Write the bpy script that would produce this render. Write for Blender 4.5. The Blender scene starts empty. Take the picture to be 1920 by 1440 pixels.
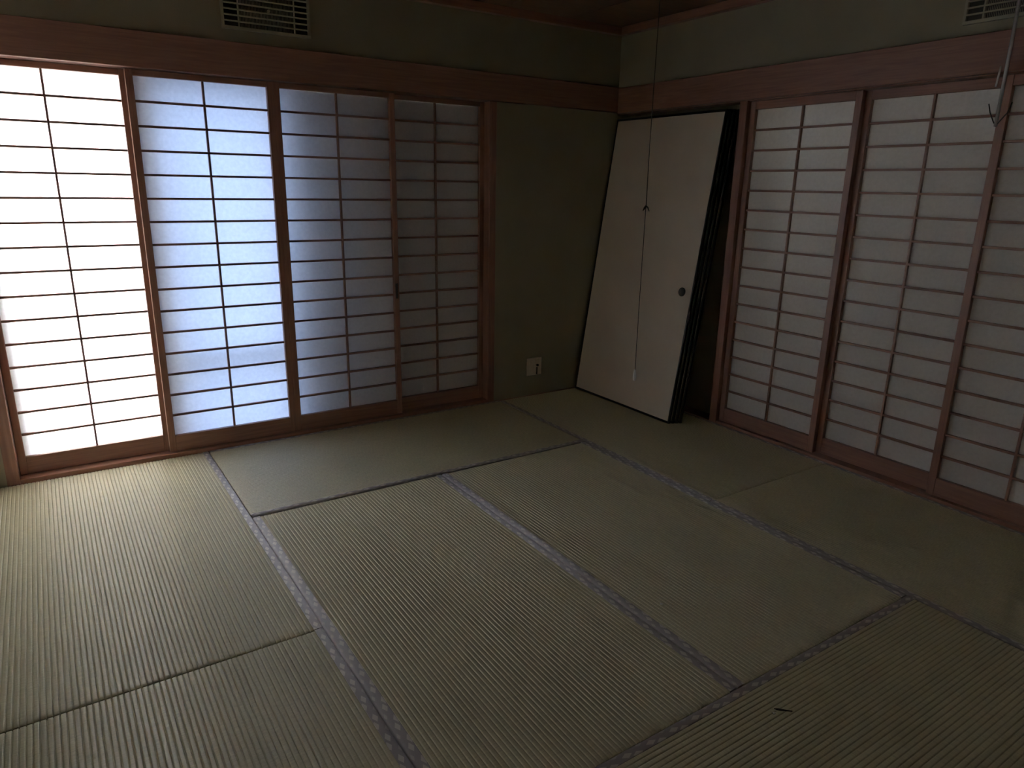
import bpy, bmesh, math, random
from mathutils import Matrix, Vector
random.seed(7)
S = bpy.context.scene
COL = S.collection

# ------------------------------------------------------------------ camera
cam_d = bpy.data.cameras.new('camera'); cam = bpy.data.objects.new('camera', cam_d); COL.objects.link(cam)
F_PX, YAW, PIT, ROL = 1319.07, 0.5872, -0.2744, 0.0181
fw = Vector((math.sin(YAW)*math.cos(PIT), math.cos(YAW)*math.cos(PIT), math.sin(PIT)))
rt = fw.cross(Vector((0, 0, 1))).normalized(); up = rt.cross(fw)
r2 = math.cos(ROL)*rt + math.sin(ROL)*up; u2 = -math.sin(ROL)*rt + math.cos(ROL)*up
m = Matrix((r2, u2, -fw)).transposed().to_4x4(); m.translation = Vector((-3.3289, -3.7924, 1.3824))
cam.matrix_world = m
cam_d.sensor_fit = 'HORIZONTAL'; cam_d.sensor_width = 36.0; cam_d.lens = F_PX/1920*36
cam_d.clip_start = 0.02
S.camera = cam

# ------------------------------------------------------------------ sky, exposure
W = bpy.data.worlds.new('sky'); S.world = W; W.use_nodes = True
bg = W.node_tree.nodes['Background']
bg.inputs['Color'].default_value = (0.90, 0.94, 1.0, 1)
bg.inputs['Strength'].default_value = 47.0
S.view_settings.view_transform = 'Standard'; S.view_settings.look = 'None'
S.view_settings.gamma = 1.0; S.view_settings.use_curve_mapping = False
S.view_settings.exposure = 0.0
S.cycles.max_bounces = 16; S.cycles.diffuse_bounces = 8; S.cycles.glossy_bounces = 4
S.cycles.transparent_max_bounces = 12

# ------------------------------------------------------------------ materials
def new_mat(name):
    mt = bpy.data.materials.new(name); mt.use_nodes = True
    nt = mt.node_tree
    return mt, nt, nt.nodes['Principled BSDF']

def nd(nt, typ, **kw):
    n = nt.nodes.new(typ)
    for k, v in kw.items():
        setattr(n, k, v)
    return n

def coords(nt, scale, out='Object', loc_random=True):
    tc = nd(nt, 'ShaderNodeTexCoord'); mp = nd(nt, 'ShaderNodeMapping')
    mp.inputs['Scale'].default_value = scale
    nt.links.new(tc.outputs[out], mp.inputs['Vector'])
    if loc_random:
        oi = nd(nt, 'ShaderNodeObjectInfo'); mu = nd(nt, 'ShaderNodeMath', operation='MULTIPLY')
        mu.inputs[1].default_value = 37.0
        nt.links.new(oi.outputs['Random'], mu.inputs[0]); nt.links.new(mu.outputs[0], mp.inputs['Location'])
    return mp.outputs['Vector']

def ramp(nt, fac, stops):
    r = nd(nt, 'ShaderNodeValToRGB')
    els = r.color_ramp.elements
    els[0].position, els[0].color = stops[0][0], (*stops[0][1], 1)
    els[1].position, els[1].color = stops[-1][0], (*stops[-1][1], 1)
    for p, c in stops[1:-1]:
        e = els.new(p); e.color = (*c, 1)
    nt.links.new(fac, r.inputs['Fac'])
    return r.outputs['Color']

def wood(name, dark, light, rough, grain):
    mt, nt, b = new_mat(name)
    v = coords(nt, grain)
    n = nd(nt, 'ShaderNodeTexNoise'); n.inputs['Scale'].default_value = 6; n.inputs['Detail'].default_value = 6
    n.inputs['Distortion'].default_value = 0.6
    nt.links.new(v, n.inputs['Vector'])
    nt.links.new(ramp(nt, n.outputs['Fac'], [(0.3, dark), (0.7, light)]), b.inputs['Base Color'])
    b.inputs['Roughness'].default_value = rough
    bp_ = nd(nt, 'ShaderNodeBump'); bp_.inputs['Strength'].default_value = 0.12; bp_.inputs['Distance'].default_value = 0.002
    nt.links.new(n.outputs['Fac'], bp_.inputs['Height']); nt.links.new(bp_.outputs['Normal'], b.inputs['Normal'])
    return mt

WD, WL = (0.21, 0.102, 0.070), (0.30, 0.152, 0.104)
wood_x = wood('red_brown_wood_grain_x', WD, WL, 0.42, (0.7, 14, 14))
wood_y = wood('red_brown_wood_grain_y', WD, WL, 0.42, (14, 0.7, 14))
wood_z = wood('red_brown_wood_grain_z', WD, WL, 0.42, (14, 14, 0.7))
ceil_wood = wood('ceiling_board_wood', (0.13, 0.075, 0.05), (0.19, 0.11, 0.07), 0.6, (0.7, 14, 14))
hall_wood = wood('corridor_board_wood', (0.10, 0.06, 0.035), (0.15, 0.09, 0.05), 0.4, (14, 0.7, 14))
black_lacquer = wood('black_lacquer_wood', (0.006, 0.006, 0.007), (0.010, 0.010, 0.011), 0.32, (14, 14, 0.7))

def plaster(name, c1, c2):
    mt, nt, b = new_mat(name)
    v = coords(nt, (1, 1, 1), loc_random=False)
    n1 = nd(nt, 'ShaderNodeTexNoise'); n1.inputs['Scale'].default_value = 3; n1.inputs['Detail'].default_value = 4
    n2 = nd(nt, 'ShaderNodeTexNoise'); n2.inputs['Scale'].default_value = 260; n2.inputs['Detail'].default_value = 3
    nt.links.new(v, n1.inputs['Vector']); nt.links.new(v, n2.inputs['Vector'])
    nt.links.new(ramp(nt, n1.outputs['Fac'], [(0.3, c1), (0.7, c2)]), b.inputs['Base Color'])
    b.inputs['Roughness'].default_value = 0.95; b.inputs['Specular IOR Level'].default_value = 0.2
    bp_ = nd(nt, 'ShaderNodeBump'); bp_.inputs['Strength'].default_value = 0.35; bp_.inputs['Distance'].default_value = 0.0015
    nt.links.new(n2.outputs['Fac'], bp_.inputs['Height']); nt.links.new(bp_.outputs['Normal'], b.inputs['Normal'])
    return mt

plaster_m = plaster('green_beige_earth_plaster', (0.29, 0.262, 0.182), (0.335, 0.305, 0.213))
render_m = plaster('exterior_render', (0.42, 0.41, 0.39), (0.50, 0.49, 0.46))
gravel_m = plaster('garden_ground', (0.30, 0.28, 0.25), (0.40, 0.38, 0.34))

pale_m = plaster('pale_bounce_wall', (0.74, 0.71, 0.64), (0.80, 0.77, 0.70))  # unseen walls made pale to bounce window light into the room
def plain(name, col, rough=0.5, metal=0.0, spec=0.5):
    mt, nt, b = new_mat(name)
    v = coords(nt, (1, 1, 1))
    n = nd(nt, 'ShaderNodeTexNoise'); n.inputs['Scale'].default_value = 25
    nt.links.new(v, n.inputs['Vector'])
    lo = tuple(c*0.92 for c in col); hi = tuple(min(1, c*1.06) for c in col)
    nt.links.new(ramp(nt, n.outputs['Fac'], [(0.3, lo), (0.7, hi)]), b.inputs['Base Color'])
    b.inputs['Roughness'].default_value = rough; b.inputs['Metallic'].default_value = metal
    b.inputs['Specular IOR Level'].default_value = spec
    return mt

cream_plastic = plain('cream_plastic', (0.66, 0.56, 0.42), 0.45)
vent_plastic = plain('vent_beige_plastic', (0.37, 0.335, 0.235), 0.5)
dark_hole = plain('dark_hollow', (0.03, 0.028, 0.022), 0.8)
mesh_grey = plain('insect_mesh', (0.03, 0.028, 0.025), 0.8)
iron = plain('dark_iron', (0.02, 0.019, 0.018), 0.4, 0.3)
alu = plain('bronze_aluminium', (0.30, 0.28, 0.26), 0.45, 0.0)
steel = plain('dull_steel', (0.58, 0.56, 0.54), 0.35, 0.3)
cord_m = plain('brown_cord', (0.045, 0.036, 0.024), 0.8)
white_plastic = plain('white_plastic', (0.88, 0.87, 0.84), 0.4)
scrap_m = plain('white_paper_scrap', (0.7, 0.69, 0.64), 0.8)
leaf_m = plain('dry_brown_scrap', (0.018, 0.014, 0.010), 0.7)
shutter_m = plain('storm_shutter_metal', (0.62, 0.60, 0.57), 0.7)

# shoji paper: white washi that lets light through, with faint fibres
def washi():
    mt = bpy.data.materials.new('shoji_paper'); mt.use_nodes = True; nt = mt.node_tree
    nt.nodes.clear()
    out = nd(nt, 'ShaderNodeOutputMaterial')
    v = coords(nt, (1, 1, 1))
    n = nd(nt, 'ShaderNodeTexNoise'); n.inputs['Scale'].default_value = 60; n.inputs['Detail'].default_value = 5
    nt.links.new(v, n.inputs['Vector'])
    c1 = ramp(nt, n.outputs['Fac'], [(0.3, (0.50, 0.49, 0.475)), (0.7, (0.54, 0.53, 0.515))])
    c2 = ramp(nt, n.outputs['Fac'], [(0.3, (0.38, 0.378, 0.37)), (0.7, (0.42, 0.418, 0.41))])
    d = nd(nt, 'ShaderNodeBsdfDiffuse'); t = nd(nt, 'ShaderNodeBsdfTranslucent'); a = nd(nt, 'ShaderNodeAddShader')
    nt.links.new(c1, d.inputs['Color']); nt.links.new(c2, t.inputs['Color'])
    nt.links.new(d.outputs[0], a.inputs[0]); nt.links.new(t.outputs[0], a.inputs[1])
    nt.links.new(a.outputs[0], out.inputs['Surface'])
    return mt
paper_m = washi()

def fusuma_paper():
    mt, nt, b = new_mat('cream_fusuma_paper')
    v = coords(nt, (1, 1, 1))
    n = nd(nt, 'ShaderNodeTexNoise'); n.inputs['Scale'].default_value = 4; n.inputs['Detail'].default_value = 6
    nt.links.new(v, n.inputs['Vector'])
    nt.links.new(ramp(nt, n.outputs['Fac'], [(0.3, (0.70, 0.61, 0.48)), (0.7, (0.76, 0.67, 0.54))]), b.inputs['Base Color'])
    b.inputs['Roughness'].default_value = 0.75; b.inputs['Specular IOR Level'].default_value = 0.3
    return mt
fus_paper = fusuma_paper()

def glass(name, col):
    mt = bpy.data.materials.new(name); mt.use_nodes = True; nt = mt.node_tree
    nt.nodes.clear()
    out = nd(nt, 'ShaderNodeOutputMaterial')
    t = nd(nt, 'ShaderNodeBsdfTransparent'); g = nd(nt, 'ShaderNodeBsdfGlossy'); mx = nd(nt, 'ShaderNodeMixShader')
    t.inputs['Color'].default_value = (*col, 1); g.inputs['Roughness'].default_value = 0.15
    mx.inputs['Fac'].default_value = 0.06
    nt.links.new(t.outputs[0], mx.inputs[1]); nt.links.new(g.outputs[0], mx.inputs[2]); nt.links.new(mx.outputs[0], out.inputs['Surface'])
    return mt
glass_clear = glass('clear_pane', (0.95, 0.95, 0.96))
glass_blue = glass('blue_dimming_pane', (0.238, 0.275, 0.345))  # unseen pane, tint added to dim and cool the second shoji panel

# tatami: rush fibres run across the mat (UV u = along the mat, v = across)
def tatami_mat_():
    mt, nt, b = new_mat('rush_tatami')
    tc = nd(nt, 'ShaderNodeTexCoord')
    def noise(scale, detail, mapscale):
        mp = nd(nt, 'ShaderNodeMapping'); mp.inputs['Scale'].default_value = mapscale
        n = nd(nt, 'ShaderNodeTexNoise'); n.inputs['Scale'].default_value = scale; n.inputs['Detail'].default_value = detail
        nt.links.new(tc.outputs['UV'], mp.inputs['Vector']); nt.links.new(mp.outputs['Vector'], n.inputs['Vector'])
        return n.outputs['Fac']
    fib = noise(1.0, 3, (420, 34, 1)); blot = noise(2.2, 5, (1, 1, 1))
    c = ramp(nt, fib, [(0.25, (0.39, 0.35, 0.195)), (0.75, (0.64, 0.575, 0.335))])
    c2 = ramp(nt, blot, [(0.3, (0.86, 0.86, 0.84)), (0.7, (1, 1, 1))])
    mx = nd(nt, 'ShaderNodeMix', data_type='RGBA', blend_type='MULTIPLY'); mx.inputs['Factor'].default_value = 1
    nt.links.new(c, mx.inputs['A']); nt.links.new(c2, mx.inputs['B'])
    nt.links.new(mx.outputs['Result'], b.inputs['Base Color'])
    b.inputs['Roughness'].default_value = 0.50
    b.inputs['IOR'].default_value = 2.3
    b.inputs['Anisotropic'].default_value = 0.88
    tg = nd(nt, 'ShaderNodeTangent', direction_type='UV_MAP', uv_map='UVMap')
    nt.links.new(tg.outputs[0], b.inputs['Tangent'])
    bp_ = nd(nt, 'ShaderNodeBump'); bp_.inputs['Strength'].default_value = 0.25; bp_.inputs['Distance'].default_value = 0.0006
    nt.links.new(fib, bp_.inputs['Height']); nt.links.new(bp_.outputs['Normal'], b.inputs['Normal'])
    return mt
rush_m = tatami_mat_()

# border cloth: mauve grey with rows of pale lozenges (UV u = across, v = along, metres)
def heri():
    mt, nt, b = new_mat('patterned_border_cloth')
    tc = nd(nt, 'ShaderNodeTexCoord'); sp = nd(nt, 'ShaderNodeSeparateXYZ')
    nt.links.new(tc.outputs['UV'], sp.inputs[0])
    def M(op, a, bb=None):
        n = nd(nt, 'ShaderNodeMath', operation=op)
        for i, x in enumerate((a, bb)):
            if x is None: continue
            if isinstance(x, (int, float)): n.inputs[i].default_value = x
            else: nt.links.new(x, n.inputs[i])
        return n.outputs[0]
    P = 0.083
    def lozenge(u0, v0, au, av):
        a = M('DIVIDE', M('ABSOLUTE', M('SUBTRACT', sp.outputs['X'], u0)), au)
        c = M('DIVIDE', M('ABSOLUTE', M('SUBTRACT', M('FRACT', M('ADD', M('DIVIDE', M('SUBTRACT', sp.outputs['Y'], v0), P), 40.5)), 0.5)), av/P)
        return M('LESS_THAN', M('ADD', a, c), 1.0)
    d1 = lozenge(0.0045, 0.0, 0.0082, 0.017)
    d2 = lozenge(0.0140, -0.030, 0.0082, 0.017)
    d3 = lozenge(0.0265, 0.020, 0.0050, 0.012)
    mask = M('MAXIMUM', d1, M('MAXIMUM', d2, M('MULTIPLY', d3, 0.55)))
    mx = nd(nt, 'ShaderNodeMix', data_type='RGBA')
    mx.inputs['A'].default_value = (0.26, 0.225, 0.21, 1); mx.inputs['B'].default_value = (0.52, 0.475, 0.41, 1)
    nt.links.new(mask, mx.inputs['Factor']); nt.links.new(mx.outputs['Result'], b.inputs['Base Color'])
    b.inputs['Roughness'].default_value = 0.68; b.inputs['IOR'].default_value = 2.3
    b.inputs['Anisotropic'].default_value = 0.94
    tg = nd(nt, 'ShaderNodeTangent', direction_type='UV_MAP', uv_map='UVMap'); nt.links.new(tg.outputs[0], b.inputs['Tangent'])
    return mt
heri_m = heri()

# ------------------------------------------------------------------ helpers
def box_into(bm, a, b, bevel=0.0):
    x0, y0, z0 = (min(a[i], b[i]) for i in range(3)); x1, y1, z1 = (max(a[i], b[i]) for i in range(3))
    vs = [bm.verts.new(p) for p in ((x0,y0,z0),(x1,y0,z0),(x1,y1,z0),(x0,y1,z0),(x0,y0,z1),(x1,y0,z1),(x1,y1,z1),(x0,y1,z1))]
    fs = [bm.faces.new([vs[i] for i in q]) for q in ((0,3,2,1),(4,5,6,7),(0,1,5,4),(1,2,6,5),(2,3,7,6),(3,0,4,7))]
    if bevel:
        es = list({e for f in fs for e in f.edges})
        bmesh.ops.bevel(bm, geom=es, offset=bevel, segments=1, affect='EDGES')

def mesh_of(bm, name, mat, smooth=False):
    me = bpy.data.meshes.new(name); bm.normal_update(); bm.to_mesh(me); bm.free()
    me.materials.append(mat)
    if smooth:
        for p in me.polygons: p.use_smooth = True
    return me

def link(name, me, parent=None, loc=(0, 0, 0), rot=None):
    o = bpy.data.objects.new(name, me); COL.objects.link(o)
    o.location = loc
    if rot: o.rotation_euler = rot
    if parent: o.parent = parent
    return o

def boxes(name, lst, mat, parent=None, bevel=0.0):
    bm = bmesh.new()
    for a, b in lst: box_into(bm, a, b, bevel)
    return link(name, mesh_of(bm, name, mat), parent)

def tag(o, label, cat=None, group=None, kind=None):
    o['label'] = label
    if cat: o['category'] = cat
    if group: o['group'] = group
    if kind: o['kind'] = kind
    return o

def empty(name, loc=(0, 0, 0), rot=(0, 0, 0)):
    o = bpy.data.objects.new(name, None); COL.objects.link(o); o.location = loc; o.rotation_euler = rot
    o.empty_display_size = 0.1
    return o

def tube(bm, pts, r, n=8, caps=True):
    pts = [Vector(p) for p in pts]; rings = []
    for i, p in enumerate(pts):
        d = (pts[min(i+1, len(pts)-1)] - pts[max(i-1, 0)]).normalized()
        a = d.orthogonal().normalized() if i == 0 else (ref - d*ref.dot(d)).normalized()
        ref = a; b = d.cross(a)
        rr = r[i] if isinstance(r, (list, tuple)) else r
        rings.append([bm.verts.new(p + rr*(math.cos(2*math.pi*k/n)*a + math.sin(2*math.pi*k/n)*b)) for k in range(n)])
    for r0, r1 in zip(rings, rings[1:]):
        for k in range(n): bm.faces.new((r0[k], r0[(k+1) % n], r1[(k+1) % n], r1[k]))
    if caps:
        bm.faces.new(rings[0][::-1]); bm.faces.new(rings[-1])

def structure(o, label, cat): return tag(o, label, cat, kind='structure')

# ------------------------------------------------------------------ room shell (x=0 right wall, y=0 back wall, tatami top z=0)
R = 3.64; XL = 3.68; CEIL = 2.37   # XL: left wall
NZ0, NZ1 = 1.862, 2.015
structure(boxes('floor', [((-XL-0.1, -R-0.1, -0.14), (0.12, 0.3, -0.058))], hall_wood), 'wooden subfloor under the tatami mats', 'floor')
ce = structure(boxes('ceiling', [((-XL-0.1, -R-0.1, CEIL+0.012), (0.12, 0.15, CEIL+0.06))], ceil_wood), 'dark wooden board ceiling', 'ceiling')
bw = (XL+0.06)/8
for i in range(8):
    boxes('board', [((-XL-0.05+i*bw+0.001, -R-0.05, CEIL), (-XL-0.05+(i+1)*bw-0.001, 0.01, CEIL+0.014))], wood_y if False else ceil_wood, ce, 0.002)
structure(boxes('wall_back', [((-0.952, 0.0, -0.1), (0.12, 0.13, NZ0)), ((-XL-0.1, 0.0, NZ0+0.05), (0.12, 0.13, CEIL+0.02)), ((-XL-0.1, 0.0, -0.1), (-3.605, 0.13, NZ0+0.05))], plaster_m),
          'dark green beige plaster wall holding the bright window shoji', 'wall')
structure(boxes('wall_right', [((0.0, -R-0.1, NZ0+0.05), (0.12, 0.0, CEIL+0.02)), ((0.100, -1.03, -0.1), (0.14, 0.0, NZ0+0.05))], plaster_m),
          'plaster wall on the right above the dim shoji', 'wall')
structure(boxes('wall_left', [((-XL-0.12, -R-0.1, -0.1), (-XL, 0.0, CEIL+0.02))], pale_m), 'unseen wall closing the room on the left, made pale to bounce light', 'wall')
structure(boxes('wall_front', [((-1.75, -R-0.11, -0.1), (0.12, -R-0.005, CEIL+0.02)), ((-XL-0.12, -R-0.11, 1.9), (-1.75, -R-0.005, CEIL+0.02))], pale_m),
          'plaster wall behind the viewer with a wide doorway', 'wall')

# long picture rails, headers, sills, posts, cove
def trim(n, lst, mat, label, cat='trim', bevel=0.002):
    return structure(boxes('trim_%d' % n, lst, mat, bevel=bevel), label, cat)
trim(1, [((-XL, -0.030, NZ0), (0.0, 0.02, NZ1))], wood_x, 'red brown wooden rail running above the window shoji', 'rail')
trim(2, [((-0.030, -R, NZ0-0.008), (0.02, -0.031, NZ1-0.005))], wood_y, 'brown wooden rail running above the right hand shoji', 'rail')
trim(3, [((-3.606, 0.0, NZ0), (-0.95, 0.125, NZ0+0.05))], wood_x, 'grooved wooden header over the window shoji', 'header')
trim(4, [((0.0, -R, 1.850), (0.125, -1.03, 1.905)), ((0.0, -1.03, 1.850), (0.099, 0.0, 1.905))], wood_y, 'grooved wooden header over the right hand shoji', 'header')
trim(5, [((-3.606, 0.0, -0.03), (-0.95, 0.125, 0.020))], wood_x, 'wooden sill track under the window shoji', 'sill')
trim(6, [((0.0, -R, -0.03), (0.125, -1.03, 0.014))], wood_y, 'wooden sill track under the right hand shoji', 'sill')
trim(7, [((-3.606, -0.004, 0.0), (-3.556, 0.125, NZ0))], wood_z, 'slim wooden post left of the window shoji', 'post')
trim(8, [((-0.998, -0.004, 0.0), (-0.950, 0.125, NZ0))], wood_z, 'slim wooden post between window shoji and plaster', 'post')
trim(9, [((-0.004, -1.063, 0.0), (0.125, -1.012, 1.852))], wood_z, 'wooden post beside the leaning sliding doors', 'post')
trim(10, [((-0.010, -R, 0.0), (0.125, -3.577, 1.852))], wood_z, 'wooden post at the near end of the right wall', 'post')
trim(11, [((-XL, -0.042, CEIL-0.045), (0.0, 0.002, CEIL))], wood_x, 'dark cove trim along the window wall ceiling', 'cove')
trim(12, [((-0.042, -R, CEIL-0.045), (0.002, -0.043, CEIL))], wood_y, 'dark cove trim along the right wall ceiling', 'cove')
trim(13, [((-0.949, -0.012, -0.05), (0.0, -0.001, 0.004))], wood_x, 'thin dark wooden strip below the plaster wall', 'baseboard')
trim(14, [((0.0, -1.01, -0.05), (0.099, 0.0, 0.004))], wood_y, 'wooden floor strip behind the leaning sliding doors', 'baseboard')
trim(15, [((-1.80, -R-0.12, -0.05), (-1.75, -R, 1.9)), ((-XL, -R-0.12, 1.86), (-1.80, -R, 1.9)), ((-XL, -R-0.12, -0.05), (-1.80, -R, 0.004))], wood_z, 'wooden frame of the doorway behind the viewer', 'door frame')

# dim neighbouring spaces that close the house
structure(boxes('wall_hall', [((-4.4, -5.6, -0.15), (-4.3, -R-0.11, 2.5)), ((-0.9, -5.6, -0.15), (-0.8, -R-0.11, 2.5)), ((-4.4, -5.7, -0.15), (-0.8, -5.6, 2.5)),
                              ((-4.4, -R-0.12, -0.15), (-XL-0.12, -R-0.02, 2.5))], pale_m), 'plaster walls of the dark hall behind the viewer', 'wall')
structure(boxes('floor_hall', [((-4.4, -5.7, -0.15), (-0.8, -R-0.1, -0.06))], hall_wood), 'wooden floor of the hall behind the viewer', 'floor')
structure(boxes('ceiling_hall', [((-4.4, -5.7, 2.44), (-0.8, -R-0.1, 2.5))], pale_m), 'ceiling of the hall behind the viewer', 'ceiling')
structure(boxes('wall_corridor', [((0.95, -R-0.2, -0.15), (1.05, 0.2, 2.5)), ((0.11, 0.13, -0.15), (1.0, 0.2, 1.98)), ((0.11, 0.13, 2.28), (1.0, 0.2, 2.5)), ((0.11, 0.13, 1.98), (0.40, 0.2, 2.28)), ((0.78, 0.13, 1.98), (1.0, 0.2, 2.28)), ((0.11, -R-0.2, -0.15), (1.0, -R-0.1, 2.5)), ((0.12, -R-0.2, 2.44), (1.0, 0.2, 2.5))], pale_m),
          'plaster walls of the corridor behind the right hand shoji', 'wall')
structure(boxes('floor_corridor', [((0.12, -R-0.2, -0.15), (1.0, 0.2, -0.02))], hall_wood), 'wooden corridor floor behind the right hand shoji', 'floor')

# ------------------------------------------------------------------ tatami mats
def mat_mesh(L, Wd):
    pitch = 0.0151; hw = 0.030
    bm = bmesh.new(); uv = bm.loops.layers.uv.new('UVMap')
    y0, y1 = -Wd/2+hw-0.002, Wd/2-hw+0.002
    n = round((y1-y0)/pitch); p = (y1-y0)/n
    prof = []
    for i in range(n):
        for t, z in ((0.0, -0.0050), (0.085, -0.0011), (0.14, -0.0002), (0.30, 0.0), (0.5, -0.0001), (0.70, 0.0), (0.86, -0.0002), (0.915, -0.0011)):
            prof.append((y0+(i+t)*p, z))
    prof.append((y1, -0.0050))
    xs = (-L/2, -L/2+0.004, -L/2+0.012, -L/2+0.03, L/2-0.03, L/2-0.012, L/2-0.004, L/2)
    zs = (-0.0035, -0.0010, 0, 0, 0, 0, -0.0010, -0.0035)
    rows = [[bm.verts.new((x, y, z+dz)) for y, z in prof] for x, dz in zip(xs, zs)]
    low = [[bm.verts.new((x, y, -0.055)) for y, z in prof] for x in (-L/2, L/2)]
    ends = [[bm.verts.new((x, y, z-0.0035)) for y, z in prof] for x in (-L/2, L/2)]
    def face(vs):
        f = bm.faces.new(vs); f.smooth = True
        for lp in f.loops: lp[uv].uv = (lp.vert.co.x, lp.vert.co.y)
    for r0, r1 in zip(rows, rows[1:]):
        for k in range(len(prof)-1): face((r0[k], r1[k], r1[k+1], r0[k+1]))
    for k in range(len(prof)-1):
        face((ends[0][k], ends[0][k+1], low[0][k+1], low[0][k])); face((ends[1][k+1], ends[1][k], low[1][k], low[1][k+1]))
    me = bpy.data.meshes.new('tatami_surface'); bm.normal_update(); bm.to_mesh(me); bm.free(); me.materials.append(rush_m)
    return me
def heri_mesh(L, hw=0.030):
    bm = bmesh.new(); uv = bm.loops.layers.uv.new('UVMap')
    # cross-section from inner edge over the top, round the outer edge and down the side (y outwards)
    prof = [(0.0, -0.0012), (0.0004, 0.0004), (0.002, 0.0007), (hw*0.6, 0.0007), (hw-0.004, 0.0), (hw-0.0012, -0.0018), (hw, -0.005), (hw, -0.055)]
    d = [0]
    for a, b in zip(prof, prof[1:]): d.append(d[-1]+math.hypot(b[0]-a[0], b[1]-a[1]))
    rows = [[bm.verts.new((x, y, z)) for y, z in prof] for x in (-L/2, L/2)]
    for k in range(len(prof)-1):
        f = bm.faces.new((rows[0][k], rows[1][k], rows[1][k+1], rows[0][k+1]))
        f.smooth = True
        for lp in f.loops:
            kk = k if lp.vert in (rows[0][k], rows[1][k]) else k+1
            lp[uv].uv = (d[kk], lp.vert.co.x)
    me = bpy.data.meshes.new('border_strip'); bm.normal_update(); bm.to_mesh(me); bm.free(); me.materials.append(heri_m)
    return me
Ut = 0.91; ML, MW = 2*Ut-0.003, Ut-0.0025
surf_me, border_me = mat_mesh(ML, MW), heri_mesh(ML)
MW2 = XL-R+MW; surf_wide = mat_mesh(ML, MW2)      # the left column is cut a little wider
mats = [  # centre x, y in mat units, turned, label, tiny tilt
    (-3.5, -1, 1, 'tatami mat in the left corner below the brightest shoji panel', 0.000),
    (-3.5, -3, 1, 'tatami mat at the lower left of the picture, nearest the viewer', -0.001),
    (-2, -0.5, 0, 'smooth pale tatami mat lying lengthwise along the window wall', 0.003),
    (-2.5, -2, 1, 'tatami mat in the middle of the floor, left of the centre border', 0.0),
    (-1.5, -2, 1, 'tatami mat in the middle of the floor, right of the centre border', 0.0),
    (-2, -3.5, 0, 'tatami mat at the lower right of the picture with a dark scrap on it', 0.001),
    (-0.5, -1, 1, 'dim tatami mat in the far corner under the leaning sliding doors', 0.0),
    (-0.5, -3, 1, 'darkest tatami mat at the right edge below the right hand shoji', 0.0)]
for cx, cy, turned, lab, dz in mats:
    w = MW2 if cx < -3 else MW
    t = empty('tatami_mat', (cx*Ut-(w-MW)/2, cy*Ut, dz), (0, 0, math.pi/2 if turned else 0))
    tag(t, lab, 'tatami mat', 'tatami mats on the floor')
    link('rush_surface', surf_wide if cx < -3 else surf_me, t)
    link('cloth_border', border_me, t, (0, w/2-0.030, 0))
    link('cloth_border', border_me, t, (0, -w/2+0.030, 0), (0, 0, math.pi))

# ------------------------------------------------------------------ shoji panels (local: x along panel, y depth away from room, z up)
TH = 0.030; LB = 0.0105
def shoji_meshes(Wp, z0, p0, p1, z1, st):
    d = {}
    def bx(n, a, b, mat, bev=0.0015):
        bm = bmesh.new(); box_into(bm, a, b, bev); d[n] = mesh_of(bm, n, mat)
    bx('stile', (0, 0, z0), (st, TH, z1), wood_z)
    bx('top_rail', (st, 0.001, p1), (Wp-st, TH-0.001, z1), wood_x)
    bx('bottom_rail', (st, 0.001, z0), (Wp-st, TH-0.001, p0), wood_x)
    bx('bar_h', (st, 0.008, -LB/2), (Wp-st, 0.022, LB/2), wood_x, 0.001)
    bx('bar_v', (-0.005, 0.0075, p0), (0.005, 0.0222, p1), wood_z, 0.001)
    w, h = (Wp-2*st)/2, (p1-p0)/16
    bm = bmesh.new()
    nx, nz = 6, 3
    g = [[bm.verts.new((w*i/nx, 0.0004*math.sin(i*2.1+j*1.3)*(0 < i < nx)*(0 < j < nz), h*j/nz)) for j in range(nz+1)] for i in range(nx+1)]
    for i in range(nx):
        for j in range(nz): bm.faces.new((g[i][j], g[i+1][j], g[i+1][j+1], g[i][j+1]))
    d['pane'] = mesh_of(bm, 'paper_pane', paper_m, True)
    bm = bmesh.new()
    box_into(bm, (-0.009, -0.0016, -0.045), (0.009, 0.002, 0.045), 0.002)
    d['pull'] = mesh_of(bm, 'finger_pull', iron)
    d['dims'] = (Wp, z0, p0, p1, z1, st, w, h)
    return d
def shoji(meshes, loc, rotz, label, group, pull=None):
    Wp, z0, p0, p1, z1, st, w, h = meshes['dims']
    t = empty('shoji_panel', loc, (0, 0, rotz)); tag(t, label, 'shoji panel', group)
    link('stile', meshes['stile'], t); st2 = link('stile', meshes['stile'], t, (Wp-st, 0, 0))
    link('top_rail', meshes['top_rail'], t); link('bottom_rail', meshes['bottom_rail'], t)
    for k in range(1, 16): link('lattice_bar', meshes['bar_h'], t, (0, 0, p0+k*h))
    link('lattice_bar', meshes['bar_v'], t, (Wp/2, 0, 0))
    for i in range(2):
        for k in range(16): link('paper_pane', meshes['pane'], t, (st+i*w, 0.0225, p0+k*h))
    if pull is not None:
        p = link('finger_pull', meshes['pull'], st2, (pull-(Wp-st), 0, 0.776)); p['label'] = 'dark finger pull'
    return t
mA = shoji_meshes(0.655, 0.0205, 0.106, 1.834, NZ0-0.002, 0.031)
gA = 'shoji panels in the window wall'
shoji(mA, (-3.554, 0.060, 0), 0, 'brightest, almost white shoji panel at the left edge', gA)
shoji(mA, (-2.909, 0.022, 0), 0, 'pale blue glowing shoji panel, second from the left', gA)
shoji(mA, (-2.254, 0.022, 0), 0, 'dim grey shoji panel right of the blue glowing one', gA, 0.655-0.0155)
shoji(mA, (-1.653, 0.060, 0), 0, 'darkest window wall shoji panel, beside the plaster wall', gA)
mB = shoji_meshes(0.646, 0.0145, 0.101, 1.806, 1.848, 0.034)
gB = 'shoji panels in the right wall'
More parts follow.
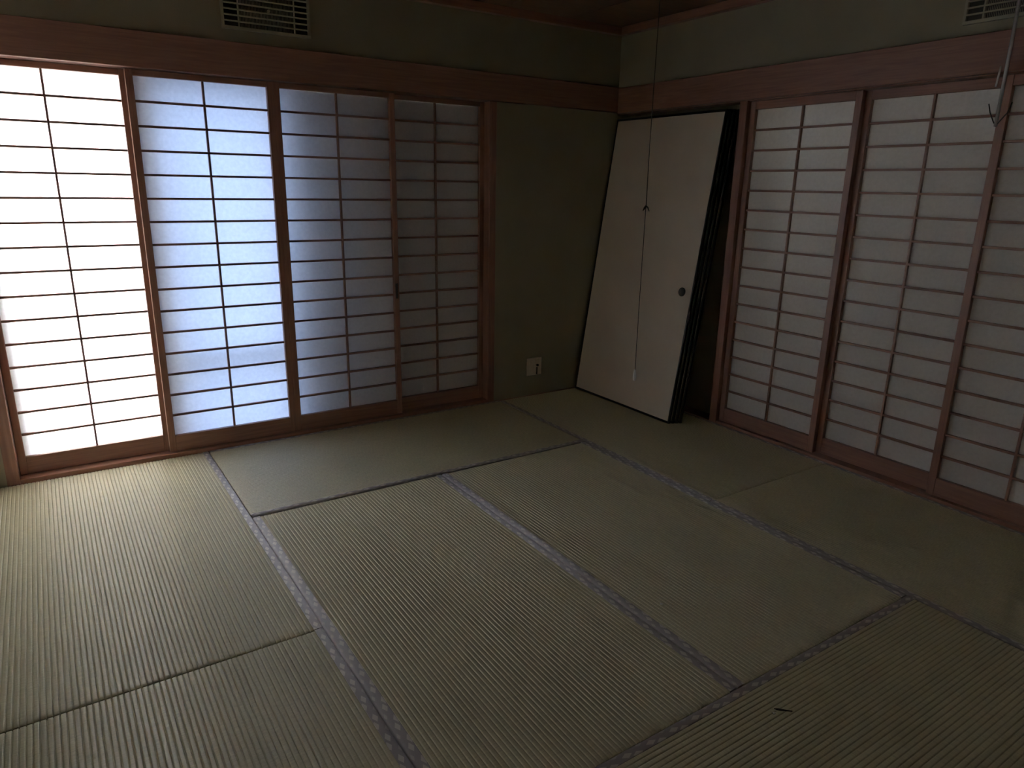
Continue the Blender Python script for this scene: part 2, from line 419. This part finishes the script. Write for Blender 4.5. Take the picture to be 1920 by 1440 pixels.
RZ = -math.pi/2     # local x -> -y, local y -> +x
shoji(mB, (0.022, -1.066, 0), RZ, 'grey shoji panel in the right wall nearest the leaning sliding doors', gB)
shoji(mB, (0.0545, -1.706, 0), RZ, 'grey shoji panel in the middle of the right wall', gB)
shoji(mB, (0.022, -2.316, 0), RZ, 'grey shoji panel cut off by the right edge of the picture', gB)
shoji(mB, (0.0545, -2.930, 0), RZ, 'grey shoji panel at the near end of the right wall', gB)

# ------------------------------------------------------------------ window outside the shoji: sashes on the left half, closed shutter on the right
wn = structure(empty('window_1', (0, 0, 0)), 'sliding window with closed storm shutter outside the shoji', 'window')
boxes('window_frame', [((-3.62, 0.13, -0.05), (-3.53, 0.26, NZ0+0.08)), ((-1.02, 0.13, -0.05), (-0.93, 0.26, NZ0+0.08)), ((-3.53, 0.13, NZ0-0.03), (-1.02, 0.26, NZ0+0.08)), ((-3.53, 0.13, -0.05), (-1.02, 0.26, 0.03))], alu, wn, 0.002)
boxes('sash_stile', [((-3.53, 0.1010, 0.03), (-3.475, 0.165, NZ0-0.03))], alu, wn, 0.002)
boxes('sash_stile', [((-2.905, 0.0965, 0.03), (-2.80, 0.180, NZ0-0.03))], alu, wn, 0.002)
boxes('sash_rail', [((-2.80, 0.150, 0.47), (-2.246, 0.175, 0.53))], alu, wn, 0.002)
boxes('glass_pane', [((-3.475, 0.148, 0.03), (-2.905, 0.152, NZ0-0.03))], glass_clear, wn)
boxes('glass_pane', [((-2.80, 0.165, 0.03), (-2.246, 0.169, NZ0-0.03))], glass_blue, wn)
for k in range(9):
    x0 = -2.245+k*0.137
    boxes('shutter_board', [((x0, 0.150, 0.031), (x0+0.1365, 0.168, NZ0-0.031))], shutter_m, wn, 0.003)
structure(boxes('wall_outside', [((-4.6, 0.14, -0.6), (-3.62, 0.26, 2.7)), ((-0.93, 0.13, -0.6), (0.11, 0.26, 2.7)), ((0.11, 0.2, -0.6), (1.1, 0.26, 1.98)), ((0.11, 0.2, 2.28), (1.1, 0.26, 2.7)), ((0.11, 0.2, 1.98), (0.40, 0.26, 2.28)), ((0.78, 0.2, 1.98), (1.1, 0.26, 2.28)), ((-3.62, 0.14, NZ0+0.08), (-0.93, 0.26, 2.7)), ((-3.62, 0.13, -0.6), (-0.93, 0.26, -0.05))], render_m),
          'rendered outer face of the window wall', 'wall')
w2 = structure(empty('backlight_window', (0, 0, 0)), 'small high window added at the corridor end to backlight the right hand shoji', 'window')  # added opening, lets in sky light to brighten the right hand shoji
boxes('window_frame', [((0.40, 0.15, 1.98), (0.42, 0.24, 2.28)), ((0.76, 0.15, 1.98), (0.78, 0.24, 2.28)), ((0.42, 0.15, 1.98), (0.76, 0.24, 2.0)), ((0.42, 0.15, 2.26), (0.76, 0.24, 2.28))], alu, w2)
boxes('glass_pane', [((0.42, 0.19, 2.0), (0.76, 0.194, 2.26))], glass_clear, w2)
structure(boxes('ground', [((-9, 0.26, -0.65), (5, 9, -0.55))], gravel_m), 'pale garden ground outside the window', 'ground')

# ------------------------------------------------------------------ fusuma doors leaning against the right wall
FH, FW, FT = 1.834, 0.913, 0.020
def fus_meshes():
    d = {}
    def bx(n, lst, mat, bev=0.0015):
        bm = bmesh.new()
        for a, b in lst: box_into(bm, a, b, bev)
        d[n] = mesh_of(bm, n, mat)
    fr = 0.010
    bx('stile', [((0, 0, 0), (fr, FT, FH))], black_lacquer)
    bx('rail', [((fr, 0, 0), (FW-fr, FT, 0.014))], black_lacquer)
    bx('sheet', [((fr, 0.002, 0.014), (FW-fr, FT-0.002, FH-0.014))], fus_paper, 0)
    # round sunken pull: ring with a dish
    bm = bmesh.new(); n = 28; rings = []
    for r, y in ((0.0265, 0.0018), (0.0265, -0.0012), (0.0225, -0.0014), (0.0200, 0.0006), (0.0170, 0.0016), (0.0, 0.0018)):
        if r == 0: c = bm.verts.new((0, y, 0)); break
        rings.append([bm.verts.new((r*math.cos(2*math.pi*k/n), y, r*math.sin(2*math.pi*k/n))) for k in range(n)])
    for a, b in zip(rings, rings[1:]):
        for k in range(n): bm.faces.new((a[k], a[(k+1) % n], b[(k+1) % n], b[k]))
    for k in range(n): bm.faces.new((rings[-1][k], rings[-1][(k+1) % n], c))
    d['pull'] = mesh_of(bm, 'round_pull', iron, True)
    return d
fm = fus_meshes()
lean = math.atan2(0.262, 1.815)
def fusuma(base_x, y_far, label, pull):
    # local x along -y (picture left to right), local y into the wall, leaning back about local x
    t = empty('fusuma_door', (base_x, y_far, 0.0005+FT*math.sin(lean)*0))
    t.rotation_euler = (Matrix.Rotation(-math.pi/2, 3, 'Z') @ Matrix.Rotation(-lean, 3, 'X')).to_euler()
    t.location.z = 0.0012 + FT*math.sin(lean)
    tag(t, label, 'sliding door', 'sliding doors leaning in the corner')
    link('stile', fm['stile'], t); link('stile', fm['stile'], t, (FW-0.010, 0, 0))
    link('rail', fm['rail'], t); link('rail', fm['rail'], t, (0, 0, FH-0.014))
    sheet = link('paper_sheet', fm['sheet'], t)
    if pull:
        p = link('round_pull', fm['pull'], sheet, (pull, 0.0, 0.795)); p['label'] = 'round black sunken pull'
    return t
fusuma(-0.2830, -0.026, 'cream sliding door with black edge leaning in the corner, frontmost of four', 0.830)
fusuma(-0.2600, -0.0355, 'second black edged sliding door behind the cream front one', 0)
fusuma(-0.2370, -0.0450, 'third black edged sliding door in the leaning stack', 0)
fusuma(-0.2140, -0.0545, 'rearmost black edged sliding door in the leaning stack, nearest the wall', 0)

# ------------------------------------------------------------------ ventilation grilles
def vent(loc, rotz, label):
    VW, VH = 0.42, 0.225
    t = empty('vent_grille', loc, (0, 0, rotz)); tag(t, label, 'vent', 'ventilation grilles near the ceiling')
    bx = lambda n, lst, mat, bev=0.001: boxes(n, lst, mat, t, bev)
    bx('backing', [((0.008, -0.004, 0.008), (VW-0.008, -0.001, VH-0.008))], dark_hole, 0)
    bx('frame', [((0, -0.016, 0), (VW, 0, 0.014)), ((0, -0.016, VH-0.014), (VW, 0, VH)), ((0, -0.016, 0.014), (0.012, 0, VH-0.014)), ((VW-0.012, -0.016, 0.014), (VW, 0, VH-0.014))], vent_plastic)
    for k in range(7):
        z = 0.036+k*0.0255
        bx('slat', [((0.012, -0.018, z-0.003), (VW-0.012, -0.006, z+0.003))], vent_plastic, 0.0008)
    for x in (0.078, VW-0.078): bx('divider', [((x-0.003, -0.0172, 0.014), (x+0.003, -0.005, VH-0.014))], vent_plastic, 0)
    me = boxes('insect_screen', [((0.082+k*0.0066, -0.0048, 0.014), (0.0835+k*0.0066, -0.0042, VH-0.014)) for k in range(39)], vent_plastic, t, 0)
    bm = bmesh.new(); tube(bm, [(VW*0.52, -0.006, 0.098), (VW*0.52, -0.022, 0.098)], 0.007, 12)
    link('knob', mesh_of(bm, 'knob', vent_plastic), t)
    return t
vent((-2.480, -0.001, 2.072), 0, 'pale ventilation grille above the blue glowing shoji panel')
vent((-0.001, -2.130, 2.055), RZ, 'dim ventilation grille cut off by the upper right picture corner')

# ------------------------------------------------------------------ wall outlet
o = empty('wall_socket', (-0.692, 0, 0.140)); tag(o, 'square cream socket plate low on the plaster wall', 'socket')
boxes('cover_plate', [((0, -0.007, 0), (0.124, 0, 0.124))], cream_plastic, o, 0.004)
boxes('inner_module', [((0.022, -0.0085, 0.018), (0.058, -0.006, 0.106))], cream_plastic, o, 0.001)
im = boxes('inner_module', [((0.066, -0.0085, 0.018), (0.102, -0.006, 0.106))], cream_plastic, o, 0.001)
bm = bmesh.new(); tube(bm, [(0.084, -0.008, 0.07), (0.084, -0.018, 0.07)], 0.008, 14)
link('antenna_jack', mesh_of(bm, 'antenna_jack', iron), im)
boxes('socket_slot', [((0.078, -0.0092, 0.004), (0.088, -0.0070, 0.056))], dark_hole, o, 0)

# ------------------------------------------------------------------ pull cord of the ceiling light
CX, CY = -1.701, -2.098
pc = empty('light_pull_cord', (CX, CY, 0.752)); tag(pc, 'long thin pull cord hanging from the ceiling before the sliding door', 'pull cord')
def kz(z): return z-0.752
bm = bmesh.new()
pts = [(0.0015*math.sin(z*5.0), 0.0012*math.cos(z*4.1), kz(z)) for z in [0.790+i*0.04 for i in range(14)]] + [(0, 0, kz(1.326))]
tube(bm, pts, 0.0013, 6); lower = link('cord', mesh_of(bm, 'cord', cord_m, True), pc)
bm = bmesh.new()
tube(bm, [(0.001*math.sin(z*7), 0, kz(z)) for z in [1.326+i*0.05 for i in range(21)]] + [(0, 0, kz(CEIL-0.03))], 0.0015, 6); link('cord', mesh_of(bm, 'cord', cord_m, True), pc)
bm = bmesh.new()
v = Vector((0.72, -0.69, 0))
tube(bm, [-v*0.009 + Vector((0, 0, kz(1.313))), -v*0.004+Vector((0, 0, kz(1.322))), Vector((0, 0, kz(1.328))), v*0.006+Vector((0, 0, kz(1.324))), v*0.011+Vector((0, 0, kz(1.312)))], [0.0012, 0.0034, 0.004, 0.002, 0.0012], 8)
k_ = link('knot', mesh_of(bm, 'knot', cord_m, True), lower)
bm = bmesh.new()
tube(bm, [(0, 0, 0), (0, 0, 0.004), (0, 0, 0.022), (0, 0, 0.034), (0, 0, 0.040)], [0.0035, 0.0058, 0.0052, 0.0035, 0.0018], 12)
e_ = link('cord_end', mesh_of(bm, 'cord_end', white_plastic, True), lower); e_['label'] = 'small white cord end'
bm = bmesh.new()
tube(bm, [(0, 0, kz(CEIL-0.032)), (0, 0, kz(CEIL-0.028)), (0, 0, kz(CEIL-0.006)), (0, 0, kz(CEIL))], [0.022, 0.034, 0.045, 0.045], 24)
link('ceiling_rose', mesh_of(bm, 'ceiling_rose', white_plastic, True), pc)

# ------------------------------------------------------------------ steel hanging rod with wire hook by the right wall
hr = empty('hanging_rod', (-0.070, -2.356, 1.645)); tag(hr, 'thin grey metal rod with wire hook hanging before the right shoji', 'hanging rod')
bm = bmesh.new(); tube(bm, [(0, 0, 0), (0, 0, 0.3), (0, 0, CEIL-1.645)], 0.0065, 12); link('rod', mesh_of(bm, 'rod', steel, True), hr)
bm = bmesh.new(); tube(bm, [(0, 0.022, 0.225), (0, 0.024, 0.19), (0, 0.027, 0.150)], 0.004, 8); link('strap', mesh_of(bm, 'strap', steel, True), hr)
bm = bmesh.new(); tube(bm, [(0, 0.040, 0.088), (0, 0.030, 0.055), (0, 0.012, 0.020), (0, 0, 0.0), (0, -0.012, 0.020), (0, -0.034, 0.050), (0, -0.044, 0.088)], 0.0022, 8)
link('wire_hook', mesh_of(bm, 'wire_hook', iron, True), hr)

# ------------------------------------------------------------------ scraps on the mats
def scrap(name, x, y, pts, h, mat, label, z=0.0008):
    bm = bmesh.new()
    top = [bm.verts.new((px, py, h*(0.6+0.4*math.sin(i*2.3)))) for i, (px, py) in enumerate(pts)]
    bot = [bm.verts.new((px, py, 0)) for px, py in pts]
    bm.faces.new(top); bm.faces.new(bot[::-1])
    n = len(pts)
    for i in range(n): bm.faces.new((bot[i], bot[(i+1) % n], top[(i+1) % n], top[i]))
    tag(link(name, mesh_of(bm, name, mat), None, (x, y, z)), label, 'scrap')
scrap('paper_crumb', -1.704, -2.307, [(-0.005, -0.004), (0.004, -0.005), (0.008, 0.001), (0.001, 0.005), (-0.006, 0.002)], 0.003, scrap_m, 'tiny white crumb on the right middle tatami mat')
scrap('dry_scrap', -1.795, -2.851, [(-0.012, 0.008), (-0.004, 0.002), (0.012, -0.012), (0.022, -0.026), (0.010, -0.016), (-0.004, -0.005)], 0.004, leaf_m, 'small dark dry scrap on the lower right tatami mat', 0.002)
scrap('paper_crumb', -1.822, -2.853, [(-0.004, -0.003), (0.003, -0.004), (0.005, 0.002), (-0.002, 0.004)], 0.003, scrap_m, 'tiny white crumb beside the small dark scrap', 0.002)
